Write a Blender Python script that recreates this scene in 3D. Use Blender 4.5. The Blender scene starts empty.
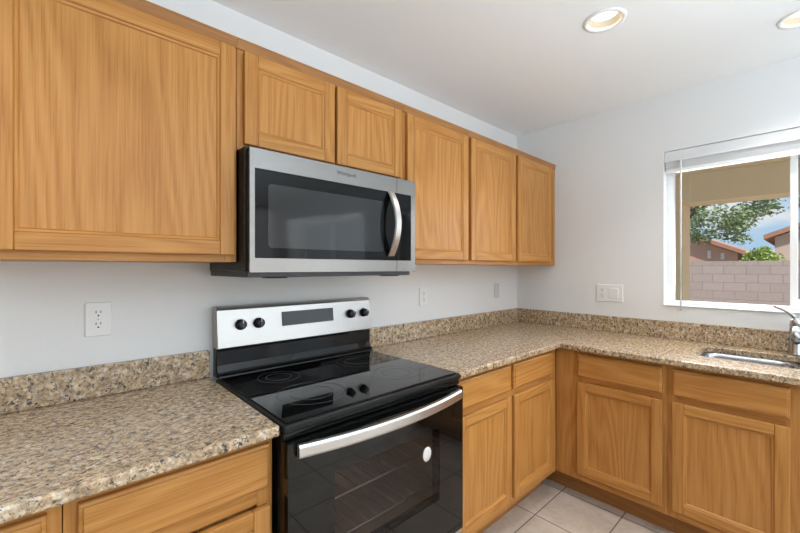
import bpy, bmesh, math, random
from mathutils import Vector, Matrix
random.seed(7)
R = math.radians
S = bpy.context.scene
COL = S.collection

# ------------------------------------------------------------------ camera
cam_data = bpy.data.cameras.new('camera')
cam = bpy.data.objects.new('camera', cam_data); COL.objects.link(cam)
cam.location = (-2.792, -1.6276, 1.344)
cam.rotation_euler = (R(90), 0, -R(42.54))
cam_data.sensor_width = 36.0
cam_data.lens = 377.97 / 800 * 36
cam_data.shift_y = 1.58 / 800
cam_data.clip_start = 0.05; cam_data.clip_end = 500
S.camera = cam

# ------------------------------------------------------------------ world, sun, daylight
world = bpy.data.worlds.new('sky'); S.world = world
world.use_nodes = True
nt = world.node_tree; nt.nodes.clear()
wo = nt.nodes.new('ShaderNodeOutputWorld'); bg = nt.nodes.new('ShaderNodeBackground')
tc = nt.nodes.new('ShaderNodeTexCoord'); sep = nt.nodes.new('ShaderNodeSeparateXYZ'); rp = nt.nodes.new('ShaderNodeValToRGB')
nt.links.new(tc.outputs['Generated'], sep.inputs[0]); nt.links.new(sep.outputs[2], rp.inputs[0])
for e, (p, c) in zip([rp.color_ramp.elements.new(.5), *rp.color_ramp.elements][:3], ((.0, (.72, .83, .93)), (.14, (.47, .68, .90)), (.7, (.22, .42, .76)))): e.position = p; e.color = (*c, 1)
mp = nt.nodes.new('ShaderNodeMapping'); mp.inputs['Scale'].default_value = (3, 3, 9); nz = nt.nodes.new('ShaderNodeTexNoise')
nz.inputs['Scale'].default_value = 1.6; nz.inputs['Detail'].default_value = 5; cr = nt.nodes.new('ShaderNodeValToRGB')
cr.color_ramp.elements[0].position = .52; cr.color_ramp.elements[1].position = .66
mxs = nt.nodes.new('ShaderNodeMix'); mxs.data_type = 'RGBA'; mxs.inputs[7].default_value = (.86, .90, .95, 1)
nt.links.new(tc.outputs['Generated'], mp.inputs[0]); nt.links.new(mp.outputs[0], nz.inputs['Vector']); nt.links.new(nz.outputs[0], cr.inputs[0])
nt.links.new(cr.outputs[0], mxs.inputs[0]); nt.links.new(rp.outputs[0], mxs.inputs[6])
bg.inputs['Strength'].default_value = 0.95
nt.links.new(mxs.outputs[2], bg.inputs[0]); nt.links.new(bg.outputs[0], wo.inputs[0])

def lamp(name, kind, loc, energy, color=(1, 1, 1), direction=None, **kw):
    d = bpy.data.lights.new(name, kind); d.energy = energy; d.color = color
    for k, v in kw.items(): setattr(d, k, v)
    o = bpy.data.objects.new(name, d); COL.objects.link(o); o.location = loc
    if direction is not None:
        o.rotation_euler = Vector(direction).to_track_quat('-Z', 'Y').to_euler()
    return o
lamp('sun', 'SUN', (0, 0, 20), 5.6, (1, .94, .86), (.34, .56, -.76), angle=R(.6))
# daylight through the kitchen window and patio door, then two added fill lamps in the unseen half
lamp('daylight_kitchen_window', 'AREA', (.20, -1.61, 1.56), 10, (.92, .965, 1), (-1, 0, -.35), shape='RECTANGLE', size=1.1, size_y=.8, spread=R(130))
lamp('daylight_patio_door', 'AREA', (-.02, -3.65, 1.1), 17, (.90, .96, 1), (-1, .25, -.1), shape='RECTANGLE', size=1.5, size_y=1.9)
lamp('rear_fill', 'AREA', (-2.0, -5.40, 1.35), 42, (.90, .96, 1), (0, 1, .1), shape='RECTANGLE', size=4.0, size_y=2.0)  # added rear fill lamp; the wall behind it has no window
lamp('ceiling_wash', 'AREA', (-2.3, -3.4, 1.0), 99, (.67, .845, 1), (.12, .12, 1), shape='DISK', size=2.0, spread=R(150))  # added uplight to brighten the ceiling, no fixture behind it
CAN_POWER = 3.4

vs = S.view_settings
S.display_settings.display_device = 'sRGB'
vs.view_transform = 'Standard'; vs.look = 'None'; vs.exposure = 0.0; vs.gamma = 1.0; vs.use_curve_mapping = False
S.cycles.use_denoising = True
S.cycles.max_bounces = 12; S.cycles.diffuse_bounces = 6; S.cycles.glossy_bounces = 5
S.cycles.transparent_max_bounces = 16; S.cycles.transmission_bounces = 8
S.cycles.sample_clamp_indirect = 6.0
S.cycles.caustics_reflective = False; S.cycles.caustics_refractive = False

# ------------------------------------------------------------------ materials
MATS = {}
def newmat(name):
    m = bpy.data.materials.new(name); m.use_nodes = True
    t = m.node_tree; t.nodes.clear()
    out = t.nodes.new('ShaderNodeOutputMaterial'); b = t.nodes.new('ShaderNodeBsdfPrincipled')
    t.links.new(b.outputs[0], out.inputs[0]); MATS[name] = m
    return m, t, b, out
def N(t, typ, **inp):
    n = t.nodes.new(typ)
    for k, v in inp.items():
        k2 = k.replace('_', ' ')
        if k2 in n.inputs: n.inputs[k2].default_value = v
        else: setattr(n, k, v)
    return n
def ramp(t, fac, stops):
    n = t.nodes.new('ShaderNodeValToRGB'); el = n.color_ramp.elements
    while len(el) < len(stops): el.new(.5)
    for e, (p, c) in zip(el, stops): e.position = p; e.color = (*c, 1)
    t.links.new(fac, n.inputs[0]); return n.outputs[0]
def mix(t, fac, a, b, mode='MIX'):
    n = t.nodes.new('ShaderNodeMix'); n.data_type = 'RGBA'; n.blend_type = mode
    for s, v in ((n.inputs[0], fac), (n.inputs[6], a), (n.inputs[7], b)):
        if hasattr(v, 'is_linked'): t.links.new(v, s)
        elif isinstance(v, (int, float)): s.default_value = v
        else: s.default_value = (*v, 1)
    return n.outputs[2]
def math_(t, op, a, b=None):
    n = t.nodes.new('ShaderNodeMath'); n.operation = op
    for s, v in zip(n.inputs, (a, b)):
        if v is None: continue
        if hasattr(v, 'is_linked'): t.links.new(v, s)
        else: s.default_value = v
    return n.outputs[0]
def bump(t, b, h, strength=.2, dist=.002):
    n = t.nodes.new('ShaderNodeBump'); n.inputs['Strength'].default_value = strength; n.inputs['Distance'].default_value = dist
    t.links.new(h, n.inputs['Height']); t.links.new(n.outputs[0], b.inputs['Normal'])
def objco(t): return t.nodes.new('ShaderNodeTexCoord').outputs['Object']
def mapping(t, vec, scale=(1, 1, 1), rot=(0, 0, 0), loc=None):
    n = t.nodes.new('ShaderNodeMapping'); n.inputs['Scale'].default_value = scale; n.inputs['Rotation'].default_value = rot
    t.links.new(vec, n.inputs[0])
    if loc is not None: t.links.new(loc, n.inputs['Location'])
    return n.outputs[0]
def noise(t, vec, scale, detail=3, rough=.55, dist=0):
    n = t.nodes.new('ShaderNodeTexNoise'); n.inputs['Scale'].default_value = scale
    n.inputs['Detail'].default_value = detail; n.inputs['Roughness'].default_value = rough; n.inputs['Distortion'].default_value = dist
    t.links.new(vec, n.inputs['Vector']); return n.outputs[0]

def plain(name, color, rough=.5, metal=0, spec=.5, coat=0, emit=None, estr=0):
    m, t, b, o = newmat(name)
    b.inputs['Base Color'].default_value = (*color, 1); b.inputs['Roughness'].default_value = rough
    b.inputs['Metallic'].default_value = metal; b.inputs['Specular IOR Level'].default_value = spec
    b.inputs['Coat Weight'].default_value = coat; b.inputs['Coat Roughness'].default_value = .05
    if emit: b.inputs['Emission Color'].default_value = (*emit, 1); b.inputs['Emission Strength'].default_value = estr
    # slight procedural unevenness of gloss
    if metal == 0 and emit is None:
        n = noise(t, objco(t), 35, 2)
        mr = t.nodes.new('ShaderNodeMapRange'); t.links.new(n, mr.inputs[0])
        mr.inputs[3].default_value = max(0, rough * .88); mr.inputs[4].default_value = min(1, rough * 1.12)
        t.links.new(mr.outputs[0], b.inputs['Roughness'])
    return m

def oak(name, axis, light, mid, dark):
    m, t, b, o = newmat(name)
    at = t.nodes.new('ShaderNodeAttribute'); at.attribute_name = 'grain'
    oi = t.nodes.new('ShaderNodeObjectInfo')
    off = math_(t, 'MULTIPLY', math_(t, 'ADD', at.outputs['Fac'], oi.outputs['Random']), 7.31)
    cmb = t.nodes.new('ShaderNodeCombineXYZ')
    for i in range(3): t.links.new(off, cmb.inputs[i])
    co = objco(t)
    if axis == 'x': co = mapping(t, co, rot=(0, R(90), 0))
    co = mapping(t, co, loc=cmb.outputs[0])
    # cathedral figure: distorted growth rings stretched along z
    low = noise(t, mapping(t, co, (2.6, 2.6, .42)), 1.6, 2, .5)
    sx = t.nodes.new('ShaderNodeSeparateXYZ'); t.links.new(co, sx.inputs[0])
    ring = math_(t, 'SINE', math_(t, 'ADD', math_(t, 'MULTIPLY', low, 75.0), math_(t, 'MULTIPLY', sx.outputs[0], 120.0)))
    ring = math_(t, 'MULTIPLY', math_(t, 'ADD', ring, 1.0), .5)
    streak = noise(t, mapping(t, co, (95, 95, 1.8)), 1.5, 4, .62)
    pore = noise(t, mapping(t, co, (150, 150, 3.5)), 1.6, 2, .6)
    broad = noise(t, mapping(t, co, (7, 7, .5)), 1.0, 2, .5)
    f = math_(t, 'ADD', math_(t, 'MULTIPLY', ring, .17), math_(t, 'MULTIPLY', streak, .62))
    f = math_(t, 'ADD', f, math_(t, 'MULTIPLY', broad, .22))
    c = ramp(t, f, [(.22, light), (.55, mid), (.92, dark)])
    pf = ramp(t, pore, [(.36, (1, 1, 1)), (.50, (0, 0, 0))])
    c = mix(t, math_(t, 'MULTIPLY', pf, math_(t, 'ADD', math_(t, 'MULTIPLY', ring, .38), .12)), c, dark)
    t.links.new(c, b.inputs['Base Color'])
    b.inputs['Roughness'].default_value = .36; b.inputs['Specular IOR Level'].default_value = .26
    bump(t, b, pore, .06, .001)
    return m
OL, OM, OD = (.572, .285, .086), (.462, .207, .053), (.305, .108, .018)
oak('oak_vertical', 'z', OL, OM, OD)
oak('oak_horizontal', 'x', OL, OM, OD)
oak('oak_trim', 'x', (.42, .195, .064), (.34, .150, .046), (.23, .09, .026))

def granite():
    m, t, b, o = newmat('granite')
    co = objco(t)
    st = mapping(t, co, (1, 1.35, 1), (0, 0, R(35)))
    warp = noise(t, st, 9, 3, .6, .4)
    a = noise(t, st, 46, 5, .70, .5)
    c = ramp(t, a, [(.30, (.10, .075, .058)), (.40, (.28, .19, .115)), (.48, (.45, .31, .18)), (.58, (.56, .44, .30)), (.70, (.64, .58, .49))])
    gold = ramp(t, warp, [(.40, (0, 0, 0)), (.62, (1, 1, 1))])
    c = mix(t, math_(t, 'MULTIPLY', gold, .32), c, (.45, .31, .17))
    v = t.nodes.new('ShaderNodeTexVoronoi'); v.inputs['Scale'].default_value = 130; v.inputs['Randomness'].default_value = 1
    t.links.new(st, v.inputs['Vector'])
    d1 = noise(t, st, 82, 4, .7, .8)
    dk = ramp(t, d1, [(.40, (1, 1, 1)), (.455, (0, 0, 0))])
    c = mix(t, dk, c, (.042, .038, .038))
    d2 = noise(t, mapping(t, co, (1.6, 1, 1), (0, 0, R(-20))), 62, 3, .6, .6)
    gy = ramp(t, d2, [(.60, (0, 0, 0)), (.70, (1, 1, 1))])
    c = mix(t, math_(t, 'MULTIPLY', gy, .7), c, (.40, .375, .35))
    bw = t.nodes.new('ShaderNodeRGBToBW'); t.links.new(v.outputs['Color'], bw.inputs[0])
    c = mix(t, .45, c, bw.outputs[0], 'OVERLAY')
    t.links.new(c, b.inputs['Base Color'])
    b.inputs['Roughness'].default_value = .23; b.inputs['Specular IOR Level'].default_value = .75
    return m
granite()

def wallpaint(name, c):
    m, t, b, o = newmat(name)
    co = objco(t)
    n1 = noise(t, co, 70, 3, .55); n2 = noise(t, co, 1.4, 2)
    col = mix(t, n2, tuple(x * .985 for x in c), tuple(min(1, x * 1.015) for x in c))
    t.links.new(col, b.inputs['Base Color']); b.inputs['Roughness'].default_value = .6; b.inputs['Specular IOR Level'].default_value = .3
    bump(t, b, n1, .10, .003)
wallpaint('wall_paint', (.775, .775, .77)); wallpaint('ceiling_paint', (.85, .85, .845))

def steel(name, c=(.60, .60, .60), rough=.27, axis=0, aniso=0):
    m, t, b, o = newmat(name)
    co = objco(t)
    sc = [260, 260, 260]; sc[axis] = 3
    n = noise(t, mapping(t, co, tuple(sc)), 3, 2, .5)
    col = mix(t, n, tuple(x * .93 for x in c), tuple(x * 1.07 for x in c))
    t.links.new(col, b.inputs['Base Color'])
    b.inputs['Metallic'].default_value = 1; b.inputs['Roughness'].default_value = rough
    if aniso:
        b.inputs['Anisotropic'].default_value = aniso; tg = t.nodes.new('ShaderNodeTangent'); tg.direction_type = 'RADIAL'; tg.axis = 'Z'; t.links.new(tg.outputs[0], b.inputs['Tangent'])
    bump(t, b, n, .10, .0004)
steel('stainless_dim', (.25, .237, .224), rough=.27, aniso=.2); steel('stainless', (.46, .452, .442), rough=.30, aniso=.12); steel('stainless_handle', (.62, .605, .59), .34, 0); steel('sink_steel', (.50, .51, .53), .25, 1)  # dim copy: the microwave's weaker reflections are put into its steel colour
plain('chrome', (.42, .42, .43), .26, 1)
plain('black_gloss', (.006, .006, .006), .07, 0, .35)
plain('black_glass', (.004, .004, .004), .03, 0, .42)
plain('microwave_black', (.004, .004, .004), .05, 0, .2)
plain('microwave_glass', (.016, .016, .016), .06, 0, .42)
plain('black_enamel', (.008, .008, .008), .36, 0, .3)
plain('black_plastic', (.014, .014, .015), .4)
plain('oven_cavity', (.85, .74, .66), .45)
plain('rack_wire', (.6, .58, .55), .3, 1)
plain('ring_print', (.10, .10, .105), .12)
plain('white_plastic', (.80, .80, .79), .35)
plain('grey_plastic', (.60, .60, .595), .4)
plain('slot_dark', (.04, .04, .04), .6)
plain('white_vinyl', (.86, .86, .86), .35)
plain('blind_white', (.74, .745, .75), .45)
plain('trim_white', (.85, .85, .83), .4)
plain('trim_baffle', (.42, .36, .27), .5)
plain('lens_glow', (1, 1, 1), .5, emit=(1, .97, .92), estr=4.5)
plain('sticker_paper', (.78, .74, .70), .5)
plain('logo_grey', (.10, .10, .105), .4)
plain('display_glass', (.012, .013, .016), .05, 0, .45)
plain('stucco_tan', (.72, .58, .38), .9, 0, .1)
plain('stucco_pink', (.56, .37, .295), .9, 0, .1)
plain('stucco_far', (.62, .49, .42), .9, 0, .1)
plain('roof_tile', (.46, .25, .18), .85, 0, .1)
plain('far_roof', (.72, .70, .68), .9, 0, .1)
plain('bark', (.16, .11, .07), .9, 0, .1)

def glass(name, tint=(1, 1, 1), ior=1.45, clear=1.0):
    m = bpy.data.materials.new(name); m.use_nodes = True; t = m.node_tree; t.nodes.clear(); MATS[name] = m
    out = t.nodes.new('ShaderNodeOutputMaterial'); mx = t.nodes.new('ShaderNodeMixShader')
    tr = t.nodes.new('ShaderNodeBsdfTransparent'); gl = t.nodes.new('ShaderNodeBsdfGlossy'); fr = t.nodes.new('ShaderNodeFresnel')
    tr.inputs[0].default_value = (*tint, 1); gl.inputs['Roughness'].default_value = .02; fr.inputs[0].default_value = ior
    ge = t.nodes.new('ShaderNodeNewGeometry')   # the reflection belongs to the outer face of the pane only
    t.links.new(math_(t, 'MULTIPLY', fr.outputs[0], math_(t, 'SUBTRACT', 1.0, ge.outputs['Backfacing'])), mx.inputs[0]); t.links.new(tr.outputs[0], mx.inputs[1]); t.links.new(gl.outputs[0], mx.inputs[2])
    t.links.new(mx.outputs[0], out.inputs[0])
glass('window_glass', (.97, .98, .98)); glass('oven_glass', (.62, .57, .54), 1.4)
glass('screen_glass', (.80, .81, .82))

def tile_floor():
    m, t, b, o = newmat('floor_tile')
    co = objco(t)
    br = t.nodes.new('ShaderNodeTexBrick'); br.offset = 0; br.squash = 1
    br.inputs['Scale'].default_value = 1; br.inputs['Brick Width'].default_value = .32; br.inputs['Row Height'].default_value = .32
    br.inputs['Mortar Size'].default_value = .0036; br.inputs['Mortar Smooth'].default_value = .2; br.inputs['Bias'].default_value = 0
    br.inputs['Color1'].default_value = (.0, .0, .0, 1); br.inputs['Color2'].default_value = (1, 1, 1, 1)
    mp = t.nodes.new('ShaderNodeMapping'); mp.inputs['Location'].default_value = (.90 - .32 * 3 + 3.2, .63 - .32 * 2 + 3.2, 0)
    t.links.new(co, mp.inputs[0]); t.links.new(mp.outputs[0], br.inputs['Vector'])
    n = noise(t, co, 6, 4, .6, .5); n2 = noise(t, co, 40, 3, .6)
    f = math_(t, 'ADD', math_(t, 'MULTIPLY', n, .8), math_(t, 'MULTIPLY', n2, .25))
    c = ramp(t, f, [(.33, (.44, .365, .295)), (.55, (.58, .50, .42)), (.75, (.67, .60, .52))])
    sep = t.nodes.new('ShaderNodeSeparateColor'); t.links.new(br.outputs['Color'], sep.inputs[0])
    c = mix(t, math_(t, 'MULTIPLY', sep.outputs[0], .16), c, (.44, .34, .26))
    c = mix(t, br.outputs['Fac'], c, (.19, .15, .12))
    t.links.new(c, b.inputs['Base Color'])
    r = math_(t, 'ADD', math_(t, 'MULTIPLY', br.outputs['Fac'], .5), .30)
    t.links.new(r, b.inputs['Roughness'])
    inv = math_(t, 'SUBTRACT', 1.0, br.outputs['Fac']); bump(t, b, inv, .5, .003)
tile_floor()
def block_mat():
    m, t, b, o = newmat('block_wall')
    co = mapping(t, objco(t), rot=(R(90), 0, R(90)))
    co = objco(t)
    sx = t.nodes.new('ShaderNodeSeparateXYZ'); t.links.new(co, sx.inputs[0])
    cb = t.nodes.new('ShaderNodeCombineXYZ'); t.links.new(sx.outputs[1], cb.inputs[0]); t.links.new(sx.outputs[2], cb.inputs[1])
    br = t.nodes.new('ShaderNodeTexBrick'); br.inputs['Scale'].default_value = 1
    br.inputs['Brick Width'].default_value = .40; br.inputs['Row Height'].default_value = .20; br.inputs['Mortar Size'].default_value = .010
    br.inputs['Color1'].default_value = (.37, .305, .285, 1); br.inputs['Color2'].default_value = (.42, .345, .32, 1); br.inputs['Mortar'].default_value = (.29, .24, .225, 1)
    t.links.new(cb.outputs[0], br.inputs['Vector'])
    n = noise(t, co, 14, 3)
    t.links.new(mix(t, .25, br.outputs['Color'], ramp(t, n, [(.3, (.32, .27, .25)), (.7, (.46, .385, .36))])), b.inputs['Base Color'])
    b.inputs['Roughness'].default_value = .95; bump(t, b, math_(t, 'SUBTRACT', 1.0, br.outputs['Fac']), .5, .01)
block_mat()
def leafmat(name, c1, c2):
    m, t, b, o = newmat(name)
    n = noise(t, objco(t), 9, 2)
    t.links.new(ramp(t, n, [(.35, c1), (.65, c2)]), b.inputs['Base Color']); b.inputs['Roughness'].default_value = .6
leafmat('leaf_dark', (.15, .22, .10), (.31, .40, .20)); leafmat('leaf_light', (.25, .38, .08), (.42, .52, .16))
leafmat('dirt', (.42, .33, .25), (.50, .41, .32)); leafmat('patio_concrete', (.58, .55, .51), (.64, .61, .57))

# ------------------------------------------------------------------ mesh helpers
class MB:
    def __init__(s): s.bm = bmesh.new(); s.g = s.bm.faces.layers.float.new('grain'); s.mats = []
    def mi(s, m):
        if m not in s.mats: s.mats.append(m)
        return s.mats.index(m)
    def _mark(s, faces, m):
        i = s.mi(m); r = random.random()
        for f in faces: f.material_index = i; f[s.g] = r
    def box(s, x0, x1, y0, y1, z0, z1, m):
        v = [s.bm.verts.new(p) for p in ((x0, y0, z0), (x1, y0, z0), (x1, y1, z0), (x0, y1, z0), (x0, y0, z1), (x1, y0, z1), (x1, y1, z1), (x0, y1, z1))]
        F = [s.bm.faces.new([v[i] for i in q]) for q in ((3, 2, 1, 0), (4, 5, 6, 7), (0, 1, 5, 4), (1, 2, 6, 5), (2, 3, 7, 6), (3, 0, 4, 7))]
        s._mark(F, m); return F
    def faces(s, pts, quads, m):
        v = [s.bm.verts.new(p) for p in pts]; F = [s.bm.faces.new([v[i] for i in q]) for q in quads]; s._mark(F, m); return F
    def loft(s, loops, m, cap=True, closed=True, smooth=False):
        V = [[s.bm.verts.new(p) for p in L] for L in loops]; F = []
        n = len(V[0])
        for a, b in zip(V, V[1:]):
            for i in range(n if closed else n - 1):
                j = (i + 1) % n; F.append(s.bm.faces.new((a[i], a[j], b[j], b[i])))
        for f in F: f.smooth = smooth
        if cap:
            F.append(s.bm.faces.new(list(reversed(V[0])))); F.append(s.bm.faces.new(V[-1]))
        s._mark(F, m); return F
    def tube(s, pts, r, m, n=12, cap=True):
        pts = [Vector(p) for p in pts]; loops = []
        for i, p in enumerate(pts):
            d = (pts[min(i + 1, len(pts) - 1)] - pts[max(i - 1, 0)]).normalized()
            u = d.cross(Vector((0, 0, 1)))
            if u.length < 1e-3: u = d.cross(Vector((0, 1, 0)))
            u.normalize(); w = u.cross(d)
            rr = r[i] if isinstance(r, (list, tuple)) else r
            loops.append([p + u * rr * math.cos(2 * math.pi * k / n) + w * rr * math.sin(2 * math.pi * k / n) for k in range(n)])
        return s.loft(loops, m, cap, True, True)
    def lathe(s, c, prof, m, axis='z', n=32, smooth=True, cap=False):
        loops = []
        for r, h in prof:
            L = []
            for k in range(n):
                a = 2 * math.pi * k / n; x, y = r * math.cos(a), r * math.sin(a)
                L.append({'z': (c[0] + x, c[1] + y, c[2] + h), 'y': (c[0] + x, c[1] - h, c[2] + y), 'x': (c[0] - h, c[1] - x, c[2] + y)}[axis])
            loops.append(L)
        return s.loft(loops, m, cap, True, smooth)
    def poly(s, outer, holes, z0, z1, m):
        # flat outline with holes, extruded from z0 up to z1
        def ring(L): 
            v = [s.bm.verts.new((x, y, z1)) for x, y in L]
            return [s.bm.edges.new((v[i], v[(i + 1) % len(v)])) for i in range(len(v))]
        E = ring(outer)
        for h in holes: E += ring(h)
        r = bmesh.ops.triangle_fill(s.bm, use_beauty=True, use_dissolve=False, edges=E, normal=(0, 0, 1))
        F = [f for f in r['geom'] if isinstance(f, bmesh.types.BMFace)]
        if z0 != z1:
            e = bmesh.ops.extrude_face_region(s.bm, geom=F)
            vs_ = [g for g in e['geom'] if isinstance(g, bmesh.types.BMVert)]
            for v in vs_: v.co.z = z0
            F = list({f for f in s.bm.faces if any(v in set(vs_) for v in f.verts)} | set(F))
        s._mark(F, m); return F
    def build(s, name, parent=None, bevel=0, seg=2, loc=None, recalc=True, smooth=False):
        if recalc: bmesh.ops.recalc_face_normals(s.bm, faces=s.bm.faces)
        me = bpy.data.meshes.new(name)
        for m in s.mats: me.materials.append(MATS[m])
        if smooth:
            for f in s.bm.faces: f.smooth = True
        s.bm.to_mesh(me); s.bm.free()
        o = bpy.data.objects.new(name, me); COL.objects.link(o)
        if parent is not None: o.parent = parent
        if loc is not None: o.location = loc
        if bevel:
            b = o.modifiers.new('bevel', 'BEVEL'); b.width = bevel; b.segments = seg; b.limit_method = 'ANGLE'; b.angle_limit = R(50)
            b.harden_normals = False
        return o
def tag(o, label, cat, group=None):
    o['label'] = label; o['category'] = cat
    if group: o['group'] = group
    return o
def thing(name, label, cat, loc=(0, 0, 0), rz=0, group=None):
    o = bpy.data.objects.new(name, None); COL.objects.link(o); o.location = loc; o.rotation_euler = (0, 0, rz); o.empty_display_size = .1
    return tag(o, label, cat, group)
def struct(o): o['kind'] = 'structure'; return o
def copy_tree(o, parent=None):
    c = o.copy(); COL.objects.link(c)
    if parent is not None: c.parent = parent
    for ch in list(o.children): copy_tree(ch, c)
    return c
def circle(cx, cy, r, n=32): return [(cx + r * math.cos(2 * math.pi * k / n), cy + r * math.sin(2 * math.pi * k / n)) for k in range(n)]
def rrect(x0, x1, y0, y1, r, n=6):
    L = []
    for cx, cy, a0 in ((x1 - r, y1 - r, 0), (x0 + r, y1 - r, 90), (x0 + r, y0 + r, 180), (x1 - r, y0 + r, 270)):
        for k in range(n + 1):
            a = R(a0 + 90 * k / n); L.append((cx + r * math.cos(a), cy + r * math.sin(a)))
    return L

# ------------------------------------------------------------------ room shell
FL, CE = .03, 2.418
XL, YF = -7.5, -5.5
WZ0, WZ1, WY0, WY1 = 1.113, 2.064, -1.003, -2.22      # kitchen window opening
DY0, DY1, DZ1 = -2.85, -4.45, 2.05                     # patio door opening
b = MB(); b.box(XL - .15, .16, YF - .15, .15, FL - .15, FL, 'floor_tile'); struct(b.build('floor'))
CANS = [(-1.03, -1.02), (-.43, -1.605), (-3.04, -.97), (-1.1, -2.35), (-3.0, -3.2), (-4.9, -2.2)]
b = MB(); b.poly([(XL - .15, YF - .15), (.16, YF - .15), (.16, .15), (XL - .15, .15)], [circle(x, y, .0655) for x, y in CANS], CE, CE + .02, 'ceiling_paint'); struct(b.build('ceiling'))
b = MB(); b.box(XL - .15, .16, 0, .15, FL, CE, 'wall_paint'); struct(b.build('wall_back'))
b = MB()
for y0, y1, z0, z1 in ((0, WY0, FL, CE), (WY0, WY1, FL, WZ0), (WY0, WY1, WZ1, CE), (WY1, DY0, FL, CE), (DY0, DY1, DZ1, CE), (DY1, YF, FL, CE)):
    b.box(0, .16, y1, y0, z0, z1, 'wall_paint')
struct(b.build('wall_right'))
b = MB(); b.box(XL - .15, XL, YF, 0, FL, CE, 'wall_paint'); struct(b.build('wall_left'))
b = MB(); b.box(XL - .15, .16, YF - .15, YF, FL, CE, 'wall_paint'); struct(b.build('wall_front'))

# kitchen window: vinyl frame set in the drywall return, sill, sliding sash
win = bpy.data.objects.new('window_1', None); COL.objects.link(win); struct(win); win.location = (.1, (WY0 + WY1) / 2, WZ0)
def wb(name, parts, mat, bevel=.003):
    q = MB()
    for p in parts: q.box(*p, mat)
    return q.build(name, win, bevel, loc=(-.1, -(WY0 + WY1) / 2, -WZ0))
fw = .034
wb('window_frame', [(.085, .145, WY0 - fw, WY0 - .001, WZ0 + .001, WZ1 - .001), (.085, .145, WY1 + .001, WY1 + fw, WZ0 + .001, WZ1 - .001),
                    (.085, .145, WY1 + fw, WY0 - fw, WZ0 + .001, WZ0 + .026), (.085, .145, WY1 + fw, WY0 - fw, WZ1 - fw, WZ1 - .001)], 'white_vinyl')
ms = -1.549
wb('sliding_sash', [(.090, .108, ms - .030, ms, WZ0 + .028, WZ1 - fw - .002), (.090, .108, WY1 + fw, ms - .030, WZ0 + .028, WZ0 + .066),
                    (.090, .108, WY1 + fw, ms - .030, WZ1 - fw - .042, WZ1 - fw - .002), (.090, .108, WY1 + fw + .001, WY1 + fw + .04, WZ0 + .067, WZ1 - fw - .043)], 'white_vinyl')
wb('pane', [(.120, .124, ms - .02, WY0 - fw, WZ0 + .026, WZ1 - fw)], 'window_glass', 0)
wb('sash_pane', [(.098, .101, WY1 + fw + .04, ms - .030, WZ0 + .066, WZ1 - fw - .042)], 'screen_glass', 0)
# white return faces: a thin painted liner around the opening
b = MB()
b.box(-.002, .084, WY0 - .004, WY0 - .0005, WZ0 + .005, WZ1 - .001, 'white_vinyl'); b.box(-.008, .084, WY1 + .001, WY0 - .0005, WZ0 + .0005, WZ0 + .005, 'white_vinyl')
b.build('sill', win, loc=(-.1, -(WY0 + WY1) / 2, -WZ0))

# patio door (beyond the frame, seen only in reflections)
dr = bpy.data.objects.new('door_1', None); COL.objects.link(dr); struct(dr); dr.location = (.08, (DY0 + DY1) / 2, FL)
q = MB(); ym = (DY0 + DY1) / 2
for y0, y1 in ((DY0 - .06, DY0 - .001), (ym - .05, ym + .05), (DY1 + .001, DY1 + .06)): q.box(.05, .11, min(y0, y1), max(y0, y1), FL + .001, DZ1 - .001, 'white_vinyl')
q.box(.05, .11, DY1 + .06, DY0 - .06, DZ1 - .07, DZ1 - .001, 'white_vinyl'); q.box(.05, .11, DY1 + .06, DY0 - .06, FL + .001, FL + .08, 'white_vinyl')
q.build('door_frame', dr, .003, loc=(-.08, -ym, -FL))
q = MB(); q.box(.078, .082, DY1 + .06, DY0 - .06, FL + .08, DZ1 - .07, 'window_glass'); q.build('door_glass', dr, loc=(-.08, -ym, -FL))

# ------------------------------------------------------------------ cabinets
def door_mesh(w, h, t=.020, sw=.056, hgrain='oak_horizontal'):
    """frame-and-panel door, local: x 0..w, front at y=-t, z 0..h; returns frame MB and panel MB"""
    q = MB(); e = .010
    i = sw - e
    q.box(0, i, -t, 0, 0, h, 'oak_vertical'); q.box(w - i, w, -t, 0, 0, h, 'oak_vertical')
    q.box(i, w - i, -t, 0, 0, i, 'oak_horizontal'); q.box(i, w - i, -t, 0, h - i, h, 'oak_horizontal')
    def L(d, y): return [(d, y, d), (w - d, y, d), (w - d, y, h - d), (d, y, h - d)]
    prof = [L(i - .0005, -t + .0005), L(i + .002, -t + .0045), L(i + .007, -t + .006), L(i + .0105, -t + .0105)]
    for k in range(4):
        j = (k + 1) % 4
        for A, B in zip(prof, prof[1:]):
            q.faces([A[k], A[j], B[j], B[k]], [(0, 1, 2, 3)], 'oak_horizontal' if k in (0, 2) else 'oak_vertical')
    p = MB(); d = i + .0102
    p.box(d, w - d, -t + .0100, -.002, d, h - d, 'oak_vertical')
    return q, p
def add_door(parent, x0, x1, z0, z1, y, name='door'):
    q, p = door_mesh(x1 - x0, z1 - z0)
    o = q.build(name, parent, .0035, 3, loc=(x0, y - .0005, z0), recalc=False)
    p.build('center_panel', o)
    return o
def add_drawer(parent, x0, x1, z0, z1, y, name='drawer_front'):
    q = MB(); w, h, t = x1 - x0, z1 - z0, .020
    def L(d, yy): return [(d, yy, d), (w - d, yy, d), (w - d, yy, h - d), (d, yy, h - d)]
    q.loft([L(0, 0), L(0, -t + .009), L(.002, -t + .006), L(.007, -t + .004), L(.009, -t)], 'oak_horizontal')
    return q.build(name, parent, .0012, loc=(x0, y - .0005, z0))
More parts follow.
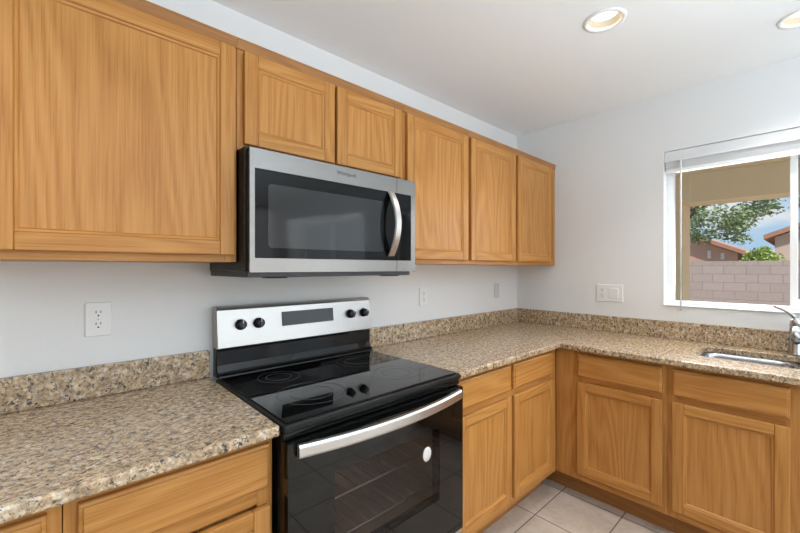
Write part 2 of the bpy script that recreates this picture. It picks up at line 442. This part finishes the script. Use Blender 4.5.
def face_frame(parent, w, z0, z1, y, stiles, rails):
    q = MB()
    for a, c in stiles: q.box(a, c, y, y + .019, z0, z1, 'oak_vertical')
    st = sorted(stiles)
    for (a0, a1), (b0, b1) in zip(st, st[1:]):
        for c, d in rails: q.box(a1, b0, y, y + .019, c, d, 'oak_horizontal')
    return q.build('face_frame', parent, .001)
UD, UB, UT = .3154, 1.3642, 2.118
def upper(label, x0, x1, doors, z0=UB, dz0=1.387, group=None):
    w = x1 - x0
    t = thing('wall_cabinet', label, 'cabinet', (x0, 0, 0), 0, group)
    q = MB(); q.box(.0005, w - .0005, -UD + .019, -.001, z0, UT, 'oak_vertical'); q.build('carcass', t)
    st = [(.0005, .038), (w - .038, w - .0005)]
    face_frame(t, w, z0, UT, -UD, st, [(z0, z0 + .04), (UT - .06, UT)])
    q = MB()
    q.loft([[(.0003, -UD, UT - .034), (.0003, -UD - .004, UT - .033), (.0003, -UD - .006, UT - .016), (.0003, -UD - .008, UT - .008), (.0003, -UD - .008, UT + .002), (.0003, -UD, UT + .002)],
            [(w - .0003, -UD, UT - .034), (w - .0003, -UD - .004, UT - .033), (w - .0003, -UD - .006, UT - .016), (w - .0003, -UD - .008, UT - .008), (w - .0003, -UD - .008, UT + .002), (w - .0003, -UD, UT + .002)]], 'oak_trim')
    q.build('top_moulding', t)
    for a, c in doors: add_door(t, a - x0, c - x0, dz0, 2.078, -UD)
    return t
upper('wide honey oak wall cabinet at the far left, beside the microwave', -2.930, -2.3365, [(-2.908, -2.348)])
upper('short two-door honey oak wall cabinet directly above the microwave', -2.3360, -1.5700, [(-2.316, -1.960), (-1.948, -1.594)], 1.745, 1.764)
upper('oak wall cabinet with arched grain, just right of the microwave', -1.5695, -1.0755, [(-1.557, -1.089)])
upper('tall oak wall cabinet, second from the room corner', -1.0750, -.5755, [(-1.061, -.590)])
upper('oak wall cabinet closest to the room corner and window wall', -.5750, -.0020, [(-.559, -.095)])

BY, FZ0, FZ1 = .605, .150, .8835
def base(label, loc, rz, w, stiles, drawers, doors, dtop=.706, drz=(.737, .862), dfname='drawer_front', ctop=.8835):
    t = thing('base_cabinet', label, 'cabinet', loc, rz)
    q = MB(); q.box(.0005, w - .0005, -BY + .019, -.002, FZ0, ctop, 'oak_vertical'); q.build('carcass', t)
    face_frame(t, w, FZ0, FZ1, -BY, stiles, [(FZ0, FZ0 + .05), (.70, .745), (FZ1 - .035, FZ1)])
    q = MB(); q.box(.0005, w - .0005, -.520, -.505, FL, FZ0, 'oak_trim'); q.box(.0005, w - .0005, -.505, -.05, FL, FZ0 - .01, 'oak_trim'); q.build('toe_kick', t)
    for a, c in drawers: add_drawer(t, a, c, drz[0], drz[1], -BY, dfname)
    for a, c in doors: add_door(t, a, c, .190, dtop, -BY)
    return t
# right of the range
X0 = -1.5635
base('oak base cabinet with two drawers over two doors, right of the range', (X0, 0, 0), 0, .9560,
     [(.0005, .045), (.432, .480), (.880, .9555)], [(-1.535 - X0, -1.121 - X0), (-1.093 - X0, -.672 - X0)], [(-1.535 - X0, -1.121 - X0), (-1.093 - X0, -.672 - X0)])
# window wall run (local x runs towards -y)
base('oak corner base cabinet with blank filler and one drawer, left of the sink', (0, 0, 0), -R(90), 1.157,
     [(.608, .755), (1.117, 1.1565)], [(.734, 1.137)], [(.734, 1.137)])
base('oak sink base cabinet below the stainless sink', (0, -1.157, 0), -R(90), .92,
     [(.0005, .04), (.40, .52), (.88, .9195)], [(.020, .412), (.508, .90)], [(.020, .412), (.508, .90)], dfname='false_drawer_front', ctop=.66)
# left of the range
X0 = -2.778
base('oak base cabinet immediately left of the range, drawer above door', (X0, 0, 0), 0, .438, [(.0005, .045), (.395, .4375)], [(-2.755 - X0, -2.353 - X0)], [(-2.755 - X0, -2.353 - X0)], .694, (.742, .862))
X0 = -3.30
base('oak base cabinet at the lower left corner under the granite, mostly cropped', (X0, 0, 0), 0, .5215, [(.0005, .045), (.48, .521)], [(-3.28 - X0, -2.801 - X0)], [(-3.28 - X0, -2.801 - X0)], .694, (.742, .862))

# ------------------------------------------------------------------ granite tops
CT, CB, CD, SZ = .914, .884, .6468, 1.0188
t = thing('countertop', 'speckled tan granite countertop left of the range', 'countertop', (-2.82, -.3, CB))
q = MB(); q.box(-3.32, -2.3352, -CD, -.001, CB, CT, 'granite'); q.build('slab', t, .006, 3, loc=(2.82, .3, -CB))
q = MB(); q.box(-3.32, -2.3352, -.021, -.001, CT + .0003, SZ, 'granite'); q.build('backsplash', t, .003, 2, loc=(2.82, .3, -CB))
t = thing('countertop', 'L-shaped speckled granite countertop holding the sink, right of the range', 'countertop', (-.5, -.3, CB))
SINK1 = (-.455, -.135, -1.572, -1.232); SINK2 = (-.455, -.135, -1.940, -1.600)
q = MB(); q.poly([(-1.5644, -.001), (-1.5644, -CD), (-CD, -CD), (-CD, -2.10), (-.001, -2.10), (-.001, -.001)],
                 [rrect(-.455, -.135, -1.940, -1.232, .06)], CB, CT, 'granite'); q.build('slab', t, .006, 3, loc=(.5, .3, -CB))
q = MB(); q.box(-1.5644, -.001, -.021, -.001, CT + .0003, SZ, 'granite'); q.build('backsplash', t, .003, 2, loc=(.5, .3, -CB))
q = MB(); q.box(-.021, -.001, -2.10, -.0215, CT + .0003, SZ, 'granite'); q.build('backsplash', t, .003, 2, loc=(.5, .3, -CB))

# sink: undermount double bowl
t = thing('sink', 'stainless undermount double-bowl sink in the granite by the window', 'sink', (-.3, -1.6, CB - .2))
def bowl(x0, x1, y0, y1):
    q = MB(); zt = CB - .001; pr = [(-.012, zt), (0, zt), (.004, zt - .02), (.010, zt - .15), (.022, zt - .178), (.05, zt - .19)]
    loops = [[(x, y, z) for x, y in rrect(x0 + d, x1 - d, y0 + d, y1 - d, max(.02, .055 - d * .3))] for d, z in pr]
    F = q.loft(loops, 'sink_steel', cap=False, smooth=True)
    q._mark([q.bm.faces.new(q.bm.verts[-len(loops[-1]):] if False else list(q.bm.verts)[-len(loops[-1]):])], 'sink_steel')
    return q
for s_ in (SINK1, SINK2):
    o = bowl(*s_).build('bowl', t, loc=(.3, 1.6, -(CB - .2)))
    q = MB(); q.lathe(((s_[0] + s_[1]) / 2, (s_[2] + s_[3]) / 2, CB - .1905), [(.0, .002), (.03, .002), (.042, .004), (.045, .0)], 'chrome'); q.build('drain', o, loc=(0, 0, 0))
q = MB(); q.box(-.45, -.14, SINK2[3] - .002, SINK1[2] + .002, CB - .03, CB - .006, 'sink_steel'); q.build('divider', t, .006, 3, loc=(.3, 1.6, -(CB - .2)))

# faucet
FX, FY = -.088, -1.578
t = thing('faucet', 'single-lever chrome kitchen faucet behind the sink at right edge', 'faucet', (FX, FY, CT))
q = MB(); q.lathe((0, 0, .0005), [(.0, .0), (.034, .0), (.034, .008), (.027, .014), (.027, .10), (.025, .104), (.025, .108), (.027, .112), (.027, .150), (.024, .170), (.014, .182), (0, .184)], 'chrome'); q.build('body', t)
q = MB(); q.tube([(-.02, 0, .07), (-.05, 0, .10), (-.10, 0, .135), (-.15, 0, .145), (-.19, 0, .130), (-.21, 0, .10)], [.016, .015, .014, .014, .015, .016], 'chrome', 16); q.build('spout', t)
q = MB(); q.tube([(0, .002, .17), (0, .010, .190), (0, .026, .206), (0, .052, .222), (0, .082, .237)], [.013, .010, .0065, .0055, .005], 'chrome', 12); q.build('lever', t)

# ------------------------------------------------------------------ range
RX = -1.9500
t = thing('range', 'freestanding electric range with black glass top and stainless controls', 'range', (RX, 0, FL))
rl = (0, 0, -FL); hw = .381
q = MB()
for a in ((-hw + .002, -.300, -.640, -.030, FL + .02, .890), (.300, hw - .002, -.640, -.030, FL + .02, .890), (-.300, .300, -.10, -.030, FL + .02, .890),
          (-.300, .300, -.640, -.10, .82, .890), (-.300, .300, -.640, -.10, FL + .02, .36)): q.box(*a, 'black_enamel')
for sx in (-.33, .33):
    for sy in (-.6, -.08): q.lathe((sx, sy, FL), [(.018, 0), (.018, .03)], 'black_plastic', n=12, cap=True)
body = q.build('body', t, loc=rl)
q = MB()
for a in ((-.299, .299, -.260, -.2505, .361, .819), (-.2995, -.290, -.64, -.260, .361, .819), (.290, .2995, -.64, -.260, .361, .819), (-.29, .29, -.64, -.26, .361, .370), (-.29, .29, -.64, -.26, .810, .819)): q.box(*a, 'oven_cavity')
q.build('oven_cavity', t, loc=rl)
for z in (.50, .63):
    q = MB()
    for k in range(14): q.tube([(-.285 + .57 * k / 13, -.62, z), (-.285 + .57 * k / 13, -.268, z)], .0025, 'rack_wire', 6)
    for y in (-.62, -.44, -.268): q.tube([(-.288, y, z - .004), (.288, y, z - .004)], .0035, 'rack_wire', 6)
    q.build('oven_rack', t, loc=rl)
# cooktop: black frame with a glass plate let into it
q = MB(); q.box(-hw, hw, -.660, -.070, .8905, .914, 'black_enamel'); ck = q.build('cooktop', t, .006, 3, loc=rl)
q = MB(); q.box(-hw + .012, hw - .012, -.645, -.085, .9142, .9185, 'black_glass'); q.build('glass_plate', ck, .0015)
for cx, cy, r in ((-.19, -.47, .115), (.19, -.48, .095), (-.19, -.215, .078), (.19, -.22, .10)):
    q = MB()
    for rr in (r, r * .62): q.lathe((cx, cy, .9186), [(rr - .0012, 0), (rr - .0012, .0002), (rr + .0012, .0002), (rr + .0012, 0)], 'ring_print', n=64)
    q.build('burner_ring', ck)
# vent trim under the cooktop lip
q = MB(); q.box(-hw + .003, hw - .003, -.655, -.641, .872, .890, 'black_gloss'); q.build('vent_trim', t, .002, loc=rl)
# oven door
dz0, dz1, wx, wz0, wz1 = .302, .868, .232, .47, .742
q = MB()
for a in ((-hw + .003, -wx, -.678, -.6405, dz0, dz1), (wx, hw - .009, -.678, -.6405, dz0, dz1), (-wx, wx, -.678, -.6405, wz1, dz1), (-wx, wx, -.678, -.6405, dz0, wz0)): q.box(*a, 'black_glass')
od = q.build('oven_door', t, loc=rl)
q = MB(); q.box(-wx + .0005, wx - .0005, -.6775, -.6735, wz0 + .0005, wz1 - .0005, 'oven_glass'); q.build('oven_window', od)
# handle: flat bar bowed outwards
q = MB(); loops = []
for k in range(25):
    u = -1 + 2 * k / 24; x = .349 * u - .005; y = -.690 - .040 * (1 - u * u) ; 
    loops.append([(x, y + .008, .828), (x, y - .003, .829), (x, y - .007, .836), (x, y - .007, .858), (x, y - .003, .865), (x, y + .008, .866)])
q.loft(loops, 'stainless_handle', True, True, False)
for sx in (-.30, .30): q.box(sx - .012, sx + .012, -.692, -.6785, .832, .862, 'black_plastic')
q.build('handle', od)
q = MB(); q.lathe((0, 0, 0), [(0, .0), (.024, .0), (.024, .0008), (0, .0008)], 'sticker_paper', 'y', 32)
st_ = q.build('sticker', od, loc=(.163, -.6781, .665)); st_.scale = (.9, 1, 1.08); st_['label'] = 'round pale paper sticker'
q = MB()
for k, (zz, w_) in enumerate(((.010, .014), (.004, .022), (-.002, .020), (-.008, .016))): q.box(-w_ / 2 - .003, w_ / 2 - .003, -.00125, -.0009, zz - .0012, zz + .0012, 'grey_plastic')
q.build('print', st_)
q = MB(); q.box(-hw + .003, hw - .009, -.672, -.6405, FL + .035, .296, 'stainless'); q.build('storage_drawer', t, .004, loc=rl)
# backguard
q = MB()
pr = [(-.012, .9145), (-.084, .9145), (-.081, .922), (-.064, .935), (-.056, .960), (-.056, 1.015), (-.058, 1.026), (-.012, 1.026)]
q.loft([[(-.3715, y, z) for y, z in pr], [(.3845, y, z) for y, z in pr]], 'black_gloss'); q.build('backguard', t, .002, loc=rl)
q = MB()
pr = [(-.008, 1.0265), (-.066, 1.0265), (-.069, 1.030), (-.054, 1.176), (-.050, 1.185), (-.040, 1.190), (-.008, 1.190)]
q.loft([[(-.3715, y, z) for y, z in pr], [(.3845, y, z) for y, z in pr]], 'stainless'); cp = q.build('control_panel', t, .0015, loc=rl)
tilt = math.atan2(.015, .146)
def cpy(z): return -.069 + (z - 1.030) * .015 / .146
def knob(x, z):
    q = MB(); q.lathe((0, 0, 0), [(.0, .0), (.022, .0), (.022, .006), (.019, .009), (.0175, .026), (.015, .029), (0, .029)], 'black_plastic', 'y', 28)
    q.box(-.0045, .0045, -.034, -.026, -.0175, .0175, 'black_plastic')
    o = q.build('knob', cp, loc=(x, cpy(z) - .0005, z)); o.rotation_euler = (tilt * -1, 0, 0)
    q = MB(); q.box(-.001, .001, -.0345, -.0338, .005, .017, 'white_plastic'); q.build('pointer', o)
for x in (-2.232, -2.158, -1.694, -1.612): knob(x - RX, 1.115)
q = MB(); q.box(-.131, .131, -.002, 0, -.031, .031, 'display_glass')
o = q.build('display', cp, .0008, loc=(-1.924 - RX, cpy(1.1215) - .0004, 1.1215)); o.rotation_euler = (-tilt, 0, 0)

# ------------------------------------------------------------------ over-the-range microwave
MX = -1.9565
t = thing('microwave', 'stainless over-the-range microwave with dark glass door above the range', 'microwave', (MX, 0, 1.312))
ml = (0, 0, -1.312); mw = .3785; mz0, mz1 = 1.330, 1.7355
q = MB(); q.box(-mw + .003, mw - .003, -.372, -.002, mz0 + .003, 1.7445, 'black_enamel'); q.build('body', t, .003, loc=ml)
q = MB(); q.box(-mw + .006, mw - .02, -.392, -.006, 1.313, mz0 + .0028, 'black_plastic')
for k in range(2): q.box(-.30 + k * .53, -.23 + k * .53, -.385, -.33, 1.309, 1.3131, 'black_plastic')
q.build('vent_pan', t, .003, loc=ml)
gx0, gx1, gz0, gz1, sm = -.353, .3535, 1.377, 1.6705, .268
q = MB()
def plate(x0, x1, ga, gb):
    for a in ((x0, ga, mz0, mz1), (gb, x1, mz0, mz1), (ga, gb, mz0, gz0), (ga, gb, gz1, mz1)):
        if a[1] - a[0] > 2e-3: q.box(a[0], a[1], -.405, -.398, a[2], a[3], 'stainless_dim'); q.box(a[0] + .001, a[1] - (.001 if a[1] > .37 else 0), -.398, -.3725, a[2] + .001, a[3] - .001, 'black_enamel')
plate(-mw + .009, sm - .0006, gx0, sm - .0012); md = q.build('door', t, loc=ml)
q = MB(); q.box(gx0, sm - .0008, -.4035, -.380, gz0, gz1, 'microwave_black'); q.build('door_frame', md, .002)
q = MB(); q.poly(rrect(gx0 + .045, .195, gz0 + .035, gz1 - .045, .012), [], 0, .0006, 'microwave_glass')
for v in q.bm.verts: v.co = Vector((v.co.x, -.4036 - v.co.z, v.co.y))
q.build('window', md)
q = MB(); loops = []
hx = -1.726 - MX
for k in range(21):
    u = -1 + 2 * k / 20; z = 1.532 + .137 * u; y = -.408 - .046 * (1 - u * u); x = hx
    loops.append([(x - .017, y, z), (x - .013, y - .008, z), (x + .013, y - .008, z), (x + .017, y, z), (x + .013, y + .005, z), (x - .013, y + .005, z)])
q.loft(loops, 'stainless_handle', True, True, False); q.build('handle', md, .001)
q = MB(); plate(sm + .0006, mw, sm + .0012, gx1); cpn = q.build('control_panel', t, loc=ml)
q = MB(); q.box(sm + .0008, gx1, -.4035, -.380, gz0, gz1, 'microwave_black'); q.build('keypad', cpn, .002)
def text_mesh(txt, size, mat, name, parent, loc, rot):
    cu = bpy.data.curves.new(name, 'FONT'); cu.body = txt; cu.size = size; cu.extrude = .0004; cu.align_x = 'CENTER'; cu.align_y = 'CENTER'
    tmp = bpy.data.objects.new('tmp', cu); COL.objects.link(tmp)
    bpy.context.view_layer.update()
    me = bpy.data.meshes.new_from_object(tmp); bpy.data.objects.remove(tmp); bpy.data.curves.remove(cu)
    me.materials.clear(); me.materials.append(MATS[mat]); me.name = name
    o = bpy.data.objects.new(name, me); COL.objects.link(o); o.parent = parent; o.location = loc; o.rotation_euler = rot
    return o
text_mesh('Whirlpool', .0215, 'logo_grey', 'logo', md, (-1.951 - MX, -.4054, 1.7085), (R(90), 0, 0))

# ------------------------------------------------------------------ outlets and switches
def slots(q, cx, cz, y, mat='slot_dark'):
    q.box(cx - .0075, cx - .0050, y - .0004, y, cz + .001, cz + .009, mat); q.box(cx + .0050, cx + .0075, y - .0004, y, cz + .002, cz + .009, mat)
    q.lathe((cx, y - .0004, cz - .007), [(0, 0), (.0028, 0), (.0028, -.0004)], mat, 'y', 12)
def recept(parent, cx, cz):
    q = MB(); L0 = rrect(cx - .017, cx + .017, cz - .0145, cz + .0145, .009, 5)
    q.loft([[(x, -.006, z) for x, z in L0], [(x, -.0078, z) for x, z in L0]], 'white_plastic'); slots(q, cx, cz, -.0078); q.build('receptacle', parent)
def plate_mb(w, h, mat='white_plastic'):
    q = MB(); L0 = rrect(-w / 2, w / 2, -h / 2, h / 2, .004, 3); L1 = rrect(-w / 2 + .003, w / 2 - .003, -h / 2 + .003, h / 2 - .003, .004, 3)
    q.loft([[(x, -.0005, z) for x, z in L0], [(x, -.003, z) for x, z in L0], [(x, -.006, z) for x, z in L1]], mat); return q
t = thing('wall_outlet', 'white duplex outlet on the wall left of the range', 'outlet', (-2.68, 0, 1.172))
plate_mb(.072, .115).build('cover_plate', t); recept(t, 0, .0195); recept(t, 0, -.0195)
q = MB(); q.lathe((0, -.006, 0), [(0, .0008), (.003, .0008), (.003, 0)], 'grey_plastic', 'y', 12); q.build('screw', t)
t = thing('wall_outlet', 'white duplex outlet on the wall between microwave and counter, right of range', 'outlet', (-1.105, 0, 1.167))
plate_mb(.072, .115).build('cover_plate', t); recept(t, 0, .0195); recept(t, 0, -.0195)
q = MB(); q.lathe((0, -.006, 0), [(0, .0008), (.003, .0008), (.003, 0)], 'grey_plastic', 'y', 12); q.build('screw', t)
t = thing('wall_switch', 'grey plate low on the back wall near the corner', 'switch', (-.30, 0, 1.172))
plate_mb(.066, .112, 'grey_plastic').build('cover_plate', t)
q = MB(); q.box(-.016, .016, -.008, -.006, -.033, .033, 'grey_plastic'); q.build('rocker', t, .001)
t = thing('switch_plate', 'wide white outlet and switch plate on the window wall', 'outlet', (0, -.6965, 1.174), -R(90))
plate_mb(.166, .118).build('cover_plate', t); recept(t, -.045, .0195); recept(t, -.045, -.0195)
q = MB(); q.loft([[(-.005, -.006, -.034), (.055, -.006, -.034), (.055, -.006, .034), (-.005, -.006, .034)], [(-.003, -.0085, -.032), (.053, -.0085, -.032), (.053, -.0115, .032), (-.003, -.0115, .032)]], 'white_plastic'); q.build('rocker', t)

# ------------------------------------------------------------------ window blind
t = thing('window_blind', 'white horizontal blind raised to the top of the kitchen window', 'blind', (.03, -1.6, 1.95))
bl = (-.03, 1.6, -1.95)
q = MB(); q.box(.006, .020, WY1 + .01, WY0 - .006, 2.004, WZ1 - .003, 'blind_white'); q.box(-.004, .0205, WY1 + .01, WY0 - .006, 1.998, 2.0045, 'white_vinyl'); q.build('valance', t, .002, loc=bl)
q = MB(); q.box(.022, .062, WY1 + .015, WY0 - .012, 2.012, WZ1 - .003, 'blind_white'); q.build('headrail', t, .002, loc=bl)
q = MB()
for k in range(12): q.box(.012, .062, WY1 + .014, WY0 - .010, 1.9545 + k * .0042, 1.9575 + k * .0042, 'blind_white')
q.build('slats', t, loc=bl)
q = MB(); q.box(.010, .064, WY1 + .014, WY0 - .010, 1.934, 1.953, 'white_vinyl'); q.build('bottom_rail', t, .003, loc=bl)
q = MB(); q.tube([(.001, -1.093, 1.998), (-.012, -1.095, 1.96), (-.013, -1.095, 1.50), (-.013, -1.095, 1.085)], .0042, 'white_vinyl', 8); q.build('wand', t, loc=bl)

# ------------------------------------------------------------------ recessed ceiling lights
def can(x, y, label, first=[None]):
    if first[0] is None:
        t = thing('recessed_light', label, 'light', (x, y, CE), 0, 'recessed ceiling lights')
        q = MB(); q.lathe((0, 0, 0), [(.084, -.0006), (.082, -.005), (.068, -.006), (.065, -.002)], 'trim_white', n=48)
        q.lathe((0, 0, 0), [(.065, -.002), (.060, .018), (.052, .032)], 'trim_baffle', n=48); q.build('trim_ring', t, recalc=True)
        q = MB(); q.lathe((0, 0, 0), [(.0, .028), (.0518, .0305), (.052, .034), (0, .034)], 'lens_glow', n=48); q.build('lens', t)
        first[0] = t
    else:
        t = copy_tree(first[0]); t.location = (x, y, CE); t['label'] = label
    lamp('can_lamp', 'AREA', (x, y, CE + .026), CAN_POWER, (1, .96, .90), (0, 0, -1), shape='DISK', size=.08, spread=R(110))
can(*CANS[0], 'recessed ceiling light fully in view, nearer the back wall')
can(*CANS[1], 'recessed ceiling light cut by the right picture edge, above the sink')
can(*CANS[2], 'recessed ceiling light over the left counter, reflected in the window glass')
can(*CANS[3], 'recessed ceiling light added out of view for fill, nearest the patio door')  # this and the next two are unseen lights, added for extra fill
can(*CANS[4], 'recessed ceiling light added behind the viewer for fill, mid room')
can(*CANS[5], 'recessed ceiling light added unseen for fill, far left side of the room')

# ------------------------------------------------------------------ outside
GZ = -.1
b = MB(); b.box(.161, 60, -40, 40, GZ - .3, GZ, 'dirt'); struct(b.build('ground'))
b = MB(); b.box(.165, 3.6, -6, 4, GZ + .0005, GZ + .10, 'patio_concrete'); struct(b.build('floor_patio'))
t = thing('patio_cover', 'tan stucco patio cover with a square column outside the window', 'patio cover', (3.2, -.34, 0))
pl = (-3.2, .34, 0)
q = MB(); q.box(3.0, 3.4, -.54, -.14, 0, 2.15, 'stucco_tan'); q.build('column', t, .01, loc=pl)
q = MB(); q.box(3.0, 3.4, -2.6, -2.2, 0, 2.15, 'stucco_tan'); q.build('column', t, .01, loc=pl)
q = MB(); q.box(3.0, 3.4, -2.6, 4, 2.1505, 2.50, 'stucco_tan'); q.build('beam', t, .008, loc=pl)
q = MB(); q.box(.17, 3.9, -2.6, 4, 2.5005, 2.62, 'stucco_tan'); q.build('roof_deck', t, loc=pl)
o = MB(); o.box(9.0, 9.2, -14, 14, GZ, 1.51, 'block_wall'); tag(o.build('block_fence'), 'grey-pink concrete block wall across the back yard', 'wall')

def gable_house(label, x0, x1, y0, y1, zw, zr, over, wall, roof, wins=()):
    t = thing('neighbor_house', label, 'house', ((x0 + x1) / 2, (y0 + y1) / 2, GZ)); l = (-(x0 + x1) / 2, -(y0 + y1) / 2, -GZ)
    ym = (y0 + y1) / 2; q = MB()
    L = lambda x: [(x, y0, GZ), (x, y1, GZ), (x, y1, zw), (x, ym, zr), (x, y0, zw)]
    q.loft([L(x0), L(x1)], wall); q.build('walls', t, loc=l)
    s = (zr - zw) / (ym - y0); q = MB()
    for sg in (0, 1):
        ye = (y0 - over) if sg == 0 else (y1 + over); ze = zw - s * over
        A = [(x0 - over, ye, ze + .03), (x0 - over, ym, zr + .03), (x0 - over, ym, zr + .20), (x0 - over, ye, ze + .18)]
        q.loft([A, [(x1 + over, p[1], p[2]) for p in A]], roof)
    q.build('roof', t, loc=l)
    for (ya, yb, za, zb) in wins:
        q = MB(); q.box(x0 - .04, x0 - .001, ya, yb, za, zb, 'far_roof'); q.build('window', t, loc=l)
    return t
gable_house('brown-pink stucco house with clay tile roof, left beyond the block wall', 16, 26, .24, 9.2, 1.90, 3.95, .25, 'stucco_pink', 'roof_tile', [(1.02, 1.12, 1.72, 2.02), (.62, .72, 1.68, 1.92)])
gable_house('pink stucco house with tiled roof, right beyond the block wall', 15, 25, -10.8, -.79, 2.38, 4.4, .26, 'stucco_far', 'roof_tile')
gable_house('small pale-roofed house far behind the light green shrub', 38, 46, -3.2, 1.9, 1.9, 2.9, .3, 'stucco_far', 'far_roof')

def foliage(q, clumps, n, size, mat, rng):
    i = q.mi(mat)
    tot = sum(c[3] ** 2 for c in clumps)
    for (cx, cy, cz, r) in clumps:
        for _ in range(int(n * r * r / tot)):
            d = Vector((rng.gauss(0, 1), rng.gauss(0, 1), rng.gauss(0, 1))).normalized() * r * rng.random() ** .45
            p = Vector((cx, cy, cz)) + Vector((d.x, d.y, d.z * .75))
            u = Vector((rng.gauss(0, 1), rng.gauss(0, 1), rng.gauss(0, .6))).normalized(); w = u.orthogonal().normalized()
            w = (Matrix.Rotation(rng.random() * 6.28, 3, u) @ w); s = size * rng.uniform(.6, 1.3)
            v = [q.bm.verts.new(p + a) for a in (u * s, w * s * .45, -u * s, -w * s * .45)]
            f = q.bm.faces.new(v); f.material_index = i
rng = random.Random(11)
t = thing('yard_tree', 'leafy green tree overhanging the block wall outside the window', 'tree', (11.6, 1.9, GZ)); l = (-11.6, -1.9, -GZ)
q = MB(); q.tube([(11.6, 1.9, GZ), (11.55, 1.85, 1.2), (11.6, 1.75, 2.2), (11.5, 1.3, 3.4)], [.16, .13, .11, .06], 'bark', 10)
for e in ((11.2, .2, 3.3), (11.9, .6, 4.4), (11.0, -.6, 3.5), (11.8, 2.8, 4.2)): q.tube([(11.58, 1.75, 2.2), ((11.58 + e[0]) / 2, (1.75 + e[1]) / 2, (2.3 + e[2]) / 2 + .25), e], [.09, .05, .02], 'bark', 8)
q.build('trunk', t, loc=l)
cl = []
for _ in range(60):
    cy = rng.uniform(-.9, 3.2); lo = 2.35 + max(0, -(cy - .2)) * .55
    cl.append((11.5 + rng.uniform(-1.1, 1.1), cy, lo + (4.9 - lo) * rng.random() ** 1.4, rng.uniform(.28, .50)))
for _ in range(36): cl.append((11.4 + rng.uniform(-.8, .8), rng.uniform(-1.9, -.6), rng.uniform(2.95, 4.4), rng.uniform(.14, .28)))
for _ in range(18): cl.append((11.4 + rng.uniform(-.6, .6), rng.uniform(-.4, 1.1), rng.uniform(2.15, 2.6), rng.uniform(.14, .26)))
q = MB(); foliage(q, cl, 14000, .058, 'leaf_dark', rng); q.build('foliage', t, loc=l, recalc=False)
t = thing('yard_shrub', 'light green shrub peeking above the block wall', 'shrub', (13.5, -.5, GZ)); l = (-13.5, .5, -GZ)
q = MB(); q.tube([(13.5, -.5, GZ), (13.5, -.5, 1.2)], [.05, .03], 'bark', 8); q.build('stem', t, loc=l)
q = MB(); foliage(q, [(13.5, -.45, 1.45, .45), (13.5, -.75, 1.55, .38), (13.4, -.2, 1.35, .34), (13.5, -.6, 1.85, .26), (13.6, -.35, 1.75, .22)], 2600, .05, 'leaf_light', rng); q.build('foliage', t, loc=l, recalc=False)
